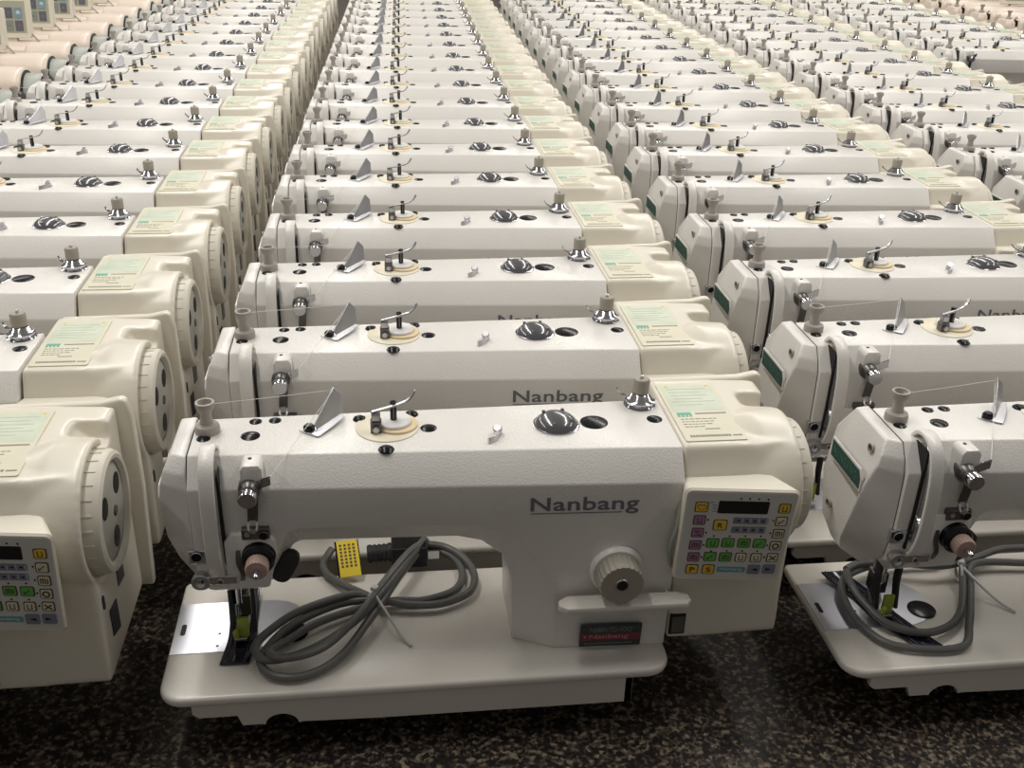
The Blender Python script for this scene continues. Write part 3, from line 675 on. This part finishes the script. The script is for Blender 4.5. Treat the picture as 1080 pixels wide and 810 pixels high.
# ------------------------------------------------------------------ place the machines
colname = {'B': 'left column, beside the middle column', 'C': 'middle column', 'D': 'first column right of the middle', 'E': 'second column right of the middle', 'F': 'third column right of the middle'}
used = False; placed = []
for c_ in 'CBDEF':
    n_ = 0
    for r_, (x, y) in enumerate(J[c_]):
        if c_ == 'F' and r_ < 11: continue
        if not in_view(x, y): continue
        near = (c_, r_) in (('C', 0), ('B', 0))
        if not used: o = proto; used = True
        else:
            SKIP = {'key', 'display_screen', 'key_strip', 'brand_strip', 'indicator_dots'}
            o = copy_tree(proto, subs=near)
            if not near:
                p_ = [q for q in o.children if q.name.startswith('control_panel')][0]
                link('keypad', KEYPAD, p_)['label'] = 'printed keypad with black display'
        o.location = (x * S, y * S, 0); o.rotation_euler = (0, 0, 0)
        o['group'] = GROUP
        desc = 'white sewing machine with cream motor cover'
        if c_ == 'C' and r_ == 0: lb = 'nearest whole white Nanbang sewing machine, control panel and stitch dial facing the camera'
        elif c_ == 'B' and r_ == 0: lb = 'cream motor end of the sewing machine cut off at the lower left edge'
        elif c_ == 'D' and r_ == 0: lb = 'front right sewing machine, head and green nameplate showing, cord looped over its bed'
        else: lb = 'white sewing machine, %s from the front in the %s' % (ORD[n_] + (' visible' if c_ in 'EF' else ''), colname[c_])
        o['label'] = lb; placed.append((c_, r_, o)); n_ += 1

# ------------------------------------------------------------------ the other model: beige heads with a control box on top
def build_beige():
    root = empty('sewing_machine', '', 'sewing machine')
    def part(name, me, parent=root, label=None):
        o = link(name, me, parent)
        if label: o['label'] = label
        return o
    part('bed', bpy.data.meshes['bed']); part('under_frame', bpy.data.meshes['under_frame'], label='dark cast iron under-bed frame')
    part('arm', casting_mesh(TAN, True))
    part('face_plate', face_mesh(TAN))
    mb = MB(); mb.prism([(51.5, 112), (60, 112), (61, 206), (59, 217.6), (51.5, 217.6)], 'y', 44.5, 64, HOLE); part('take_up_slot', mb.mesh('s2'), label='dark slot for the take-up lever')
    mb = MB(); mb.strip([(62, 73, 218), (62, 60, 229), (62, 44, 226), (62, 32, 200), (62, 28, 160), (62, 38, 108), (62, 48, 102)], (1, 0, 0), 9, 4, TAN, 4); part('take_up_guard', mb.mesh('g2'))
    mb = MB(); mb.lathe((53, 103, T), (0, 0, 1), [(-1, 11), (6, 11), (8, 6.5), (20, 5.5), (27, 9), (32, 9)], DIALP, 18); part('thread_post', mb.mesh('p2'), label='taupe thread post')
    mb = MB(); mb.lathe((100, 44, 194), (0, -1, 0), [(-6, 11), (6, 11), (9, 7), (14, 9), (20, 9)], DSTEEL, 18); part('pretension_guide', mb.mesh('pg2'), label='dark pretension guide')
    mb = MB(); mb.lathe((97, 44, 127), (0, -1, 0), [(-4, 15), (9, 14), (24, 9), (28, 9)], BLACK, 18); part('thread_tension', mb.mesh('mt2'), label='black tension discs')
    mb = MB()
    prof = [(152, 206), (128, 220), (95, 225), (62, 221), (38, 198), (30, 150), (33, 8), (170, 8), (170, 180)]
    mb.rings([[(x, 95 + (y - 95) * k_, 10 + (z - 10) * kz) for y, z in prof] for x, k_, kz in ((110, 1.0, 1.0), (560, 1.0, 1.0), (590, .97, .99))], TAN)
    part('motor_cover', mb.mesh('mc2', bevel=12, seg=4, angle=25), label='rounded beige motor cover')
    mb = MB(); mb.lathe((0, 95, 158), (1, 0, 0), [(588, 58), (592, 59), (592, 55), (594, 50)], BLACK, 36)
    mb.lathe((0, 95, 158), (1, 0, 0), [(590, 52), (628, 50), (632, 47)], AWHEEL, 36)
    hw = part('handwheel', mb.mesh('hw2', angle=35), label='grey green handwheel')
    mb = MB(); mb.lathe((0, 95, 158), (1, 0, 0), [(628, 47), (642, 49), (646, 44)], BLACK, 36); part('wheel_rim', mb.mesh('hr2', angle=35), hw, 'black outer rim')
    # control box standing on the arm
    mb = MB()
    Mx = Matrix.Translation((255, 96, T + 14)) @ Matrix.Rotation(math.radians(-10), 4, 'X')
    mb.prism(rrect(0, 230, 0, 104, 5, 3), 'y', -14, 14, PANEL, Mx); mb.box(8, 222, -15, -13.5, 12, 97, PMET, Mx)
    mb.box(40, 70, -8, 12, -14, 4, PANEL, Mx); mb.box(160, 190, -8, 12, -14, 4, PANEL, Mx)
    cb = part('control_box', mb.mesh('cb2', bevel=1, seg=1), label='beige control box standing on the arm')
    q = MB()
    for i in range(8):
        for j in range(2):
            m_ = PBLUE if (i == 7 and j == 1) else (PSLT if (i + j) % 3 else PGRN)
            x0 = 14 + i * 25.5; z0 = 18 + j * 34
            q.box(x0, x0 + 20, -16.6, -14.5, z0, z0 + 27, m_, Mx)
            q.lathe(Mx @ Vector((x0 + 10, -16.4, z0 + 13)), (0, -1, -.17), [(0, 6 if m_ is PBLUE else 3.5), (1, 5 if m_ is PBLUE else 3)], DISCW if m_ is PBLUE else K_B, 12)
    part('keypad', q.mesh('kp2'), cb, 'rows of dark keys with one blue key')
    mb = MB(); mb.tube([(466, 100, T + 26), (476, 98, T + 30), (490, 92, T + 20), (505, 84, T + 6), (512, 80, T - 2)], 2.4, DIALP, 8, 5); part('cable', mb.mesh('cab2'), label='brown grey cable')
    return root
beige = None
spots = [('A', k_, -1232 + 4.2 * k_ , 1680 + 216 * k_) for k_ in range(0, 10)] + [('G', k_, 2660 + 6 * k_, 2590 + 216 * k_) for k_ in range(0, 8)]
cnt = {'A': 0, 'G': 0}
for c_, k_, x, y in spots:
    if not in_view(x, y, 190, 30, 640): continue
    if beige is None: beige = build_beige(); o = beige
    else: o = copy_tree(beige)
    o.location = (x * S, y * S, 0); o['group'] = 'beige sewing machines with control boxes'
    if c_ == 'A': o['label'] = 'beige sewing machine with black-rimmed handwheel, %s from the front at the upper left' % ORD[cnt[c_]]
    else: o['label'] = 'beige sewing machine with control box, %s from the front in the far right column' % ORD[cnt[c_]]
    cnt[c_] += 1

# ------------------------------------------------------------------ cords and vinyl strips lying on the beds
def cord(label, ox, oy, loops, tie_at, plug=True, mirror=False):
    mb = MB()
    for L in loops: mb.tube([(x, y, z) for x, y, z in L], 4.0, CORD, 10, 7)
    root = empty('power_cord', label, 'power cord', 'bundled power cords', (ox, oy, 0))
    link('cable', mb.mesh('cable'), root)
    q = MB(); x, y, z, ang = tie_at
    M = Matrix.Translation((x, y, z)) @ Matrix.Rotation(ang, 4, 'Z')
    R0 = [M @ Vector((0, 15 * math.cos(a), 9 * math.sin(a))) for a in [i * math.pi / 10 for i in range(21)]]
    q.tube(R0, 1.6, TIE, 6, 0); q.tube([(x, y - 6, z + 8), (x + 12, y - 26, z - 2), (x + 24, y - 44, 4), (x + 34, y - 58, 2)], 1.5, TIE, 6, 4); q.box(-3, 3, -3, 3, 8, 13, TIE, M)
    link('cable_tie', q.mesh('tie'), root)['label'] = 'translucent nylon cable tie'
    if plug:
        q = MB(); q.lathe((188, 190, 14), (1, .05, .02), [(0, 9), (4, 10.5)] + [(6 + i * 2.5, 10.5 if i % 2 else 8) for i in range(8)] + [(28, 9.5), (30, 9.5)], RUBBER, 16)
        q.box(214, 252, 176, 202, 3, 28, BLACK); q.box(252, 266, 182, 184, 8, 20, STEEL)
        link('plug', q.mesh('plug', bevel=1.5, seg=1), root)['label'] = 'black moulded mains plug'
        M = frame((160, 160, 9), (21, 3, 0), (0, 30, 21))
        q = MB(); q.box(0, 22, -2, 38, -.6, .6, TAGY, M); q.box(-2, 0, -2, 38, -.5, .5, BLACK, M); q.box(22, 23.2, -2, 38, -.5, .5, BLACK, M)
        for i in range(4):
            for j in range(7): q.box(2.5 + i * 4.6, 5 + i * 4.6, 8 + j * 3.9, 10.6 + j * 3.9, .6, .8, K_O, M)
        link('warning_tag', q.mesh('tag'), root)['label'] = 'yellow tag with fine black print'
    return root
c0 = [
 [(150, 205, 12), (142, 188, 8), (144, 172, 6), (160, 150, 7), (190, 118, 12), (170, 118, 16), (120, 95, 16), (88, 62, 14), (84, 44, 13), (98, 30, 14), (130, 34, 17), (170, 66, 18), (200, 106, 22), (226, 150, 26), (250, 196, 26)],
 [(250, 198, 18), (272, 196, 14), (290, 178, 12), (300, 150, 9), (292, 122, 8), (262, 106, 8), (230, 106, 9), (200, 112, 12), (160, 112, 10), (116, 84, 10), (92, 52, 7), (90, 32, 7), (104, 16, 7), (132, 14, 7), (164, 36, 9), (194, 88, 14), (222, 144, 18), (248, 192, 20)],
 [(254, 204, 10), (280, 186, 7), (288, 158, 6), (278, 130, 6), (246, 116, 6), (214, 116, 7), (186, 108, 8), (140, 86, 9), (110, 60, 9), (98, 36, 18), (116, 22, 22), (148, 34, 22), (178, 74, 22), (204, 120, 26), (232, 166, 30), (252, 200, 20)],
]
cord('grey power cord bundled on the bed of the nearest whole machine, with a yellow tag', J['C'][0][0], J['C'][0][1], c0, (196, 110, 18, -.6))
d0 = [
 [(52, 132, 18), (45, 108, 22), (46, 82, 20), (62, 52, 12), (100, 40, 8), (144, 62, 9), (182, 128, 16), (206, 178, 26), (220, 200, 26)],
 [(220, 204, 18), (190, 176, 14), (166, 152, 12), (128, 152, 12), (84, 146, 12), (48, 128, 11), (36, 96, 9), (38, 56, 7), (60, 26, 6), (122, 18, 6), (150, 52, 7), (176, 98, 10), (202, 140, 12), (262, 140, 10), (300, 136, 8), (313, 145, 13), (300, 153, 18)],
 [(300, 152, 18), (250, 160, 16), (206, 148, 14), (160, 132, 18), (112, 142, 18), (72, 144, 18), (52, 134, 19)],
]
cord('grey power cord looped over the bed of the front right machine', J['D'][0][0], J['D'][0][1], d0, (178, 128, 14, -.3), plug=False)
d1 = [[(130, 130, 8), (170, 96, 8), (220, 88, 8), (262, 110, 9), (286, 152, 14), (262, 170, 14), (206, 160, 8), (150, 150, 7), (120, 120, 6), (150, 90, 12), (220, 70, 12), (290, 100, 10)]]
cord('grey power cord on the bed of the machine behind the front right one', J['D'][1][0], J['D'][1][1], d1, (262, 110, 18, .2), plug=False)

def pad(label, ox, oy, pts):
    mb = MB(); mb.strip(pts, (1, 0, 0), 27, 2.4, PAD, 5)
    mb.strip([(x - 9, y, z + 1.3) for x, y, z in pts], (1, 0, 0), 1.6, 1.2, PAD, 5); mb.strip([(x + 8, y, z + 1.3) for x, y, z in pts], (1, 0, 0), 1.6, 1.2, PAD, 5)
    o = link('vinyl_strip', mb.mesh('strip', bevel=.6, seg=1, angle=50), None, (ox, oy, 0)); o['label'] = label; o['category'] = 'fabric strip'; o['group'] = 'black vinyl strips under the presser feet'
    return o
pad('glossy black vinyl strip under the presser foot of the nearest whole machine', J['C'][0][0], J['C'][0][1], [(64, 41, 2.2), (66, 56, 2.6), (68, 78, 2.2), (67, 100, 2.2), (66, 130, 5), (65, 150, 14)])
pad('black vinyl strip under the presser foot of the front right machine', J['D'][0][0], J['D'][0][1], [(98, 22, 2.2), (86, 44, 2.6), (72, 78, 2.2), (64, 108, 2.2), (50, 134, 5), (44, 146, 8)])

# ------------------------------------------------------------------ floor
mb = MB(); mb.box(-9000, 12000, -2500, 12000, -85, -75, FLOOR)
fl = link('floor', mb.mesh('floor')); fl['kind'] = 'structure'; fl['label'] = 'dark speckled granite floor'

LAMP = 20
mb = MB(); mb.box(-9000, 12000, 11900, 12000, -75, 3200, PLASTER)
wl = link('wall_back', mb.mesh('wall')); wl['kind'] = 'structure'; wl['label'] = 'plain painted far wall'

# ------------------------------------------------------------------ light: rows of ceiling tubes over a hall
w = bpy.data.worlds.new('World'); sc.world = w; w.use_nodes = True
bg = w.node_tree.nodes['Background']; bg.inputs['Color'].default_value = (1.0, .96, .90, 1); bg.inputs['Strength'].default_value = .18
def area(x, y, z, sx, sy, p, col=(1, .965, .91)):
    l = bpy.data.lights.new('ceiling_light', 'AREA'); l.shape = 'RECTANGLE'; l.size = sx; l.size_y = sy; l.energy = p; l.color = col
    o = bpy.data.objects.new('ceiling_light', l); COL.objects.link(o); o.location = (x, y, z)
    return o
for k in range(6):                          # two-tube strips running away from the camera, in parallel lines
    for x in (-2.85, -.47, 1.9, 4.3):
        area(x, .48 + 1.75 * k, 2.6, .2, 1.7, LAMP * (1.35 if k == 0 else .95 if k < 3 else .7))

sc.view_settings.view_transform = 'Standard'; sc.view_settings.look = 'None'; sc.view_settings.gamma = 1; sc.view_settings.use_curve_mapping = False
sc.view_settings.exposure = 0.0
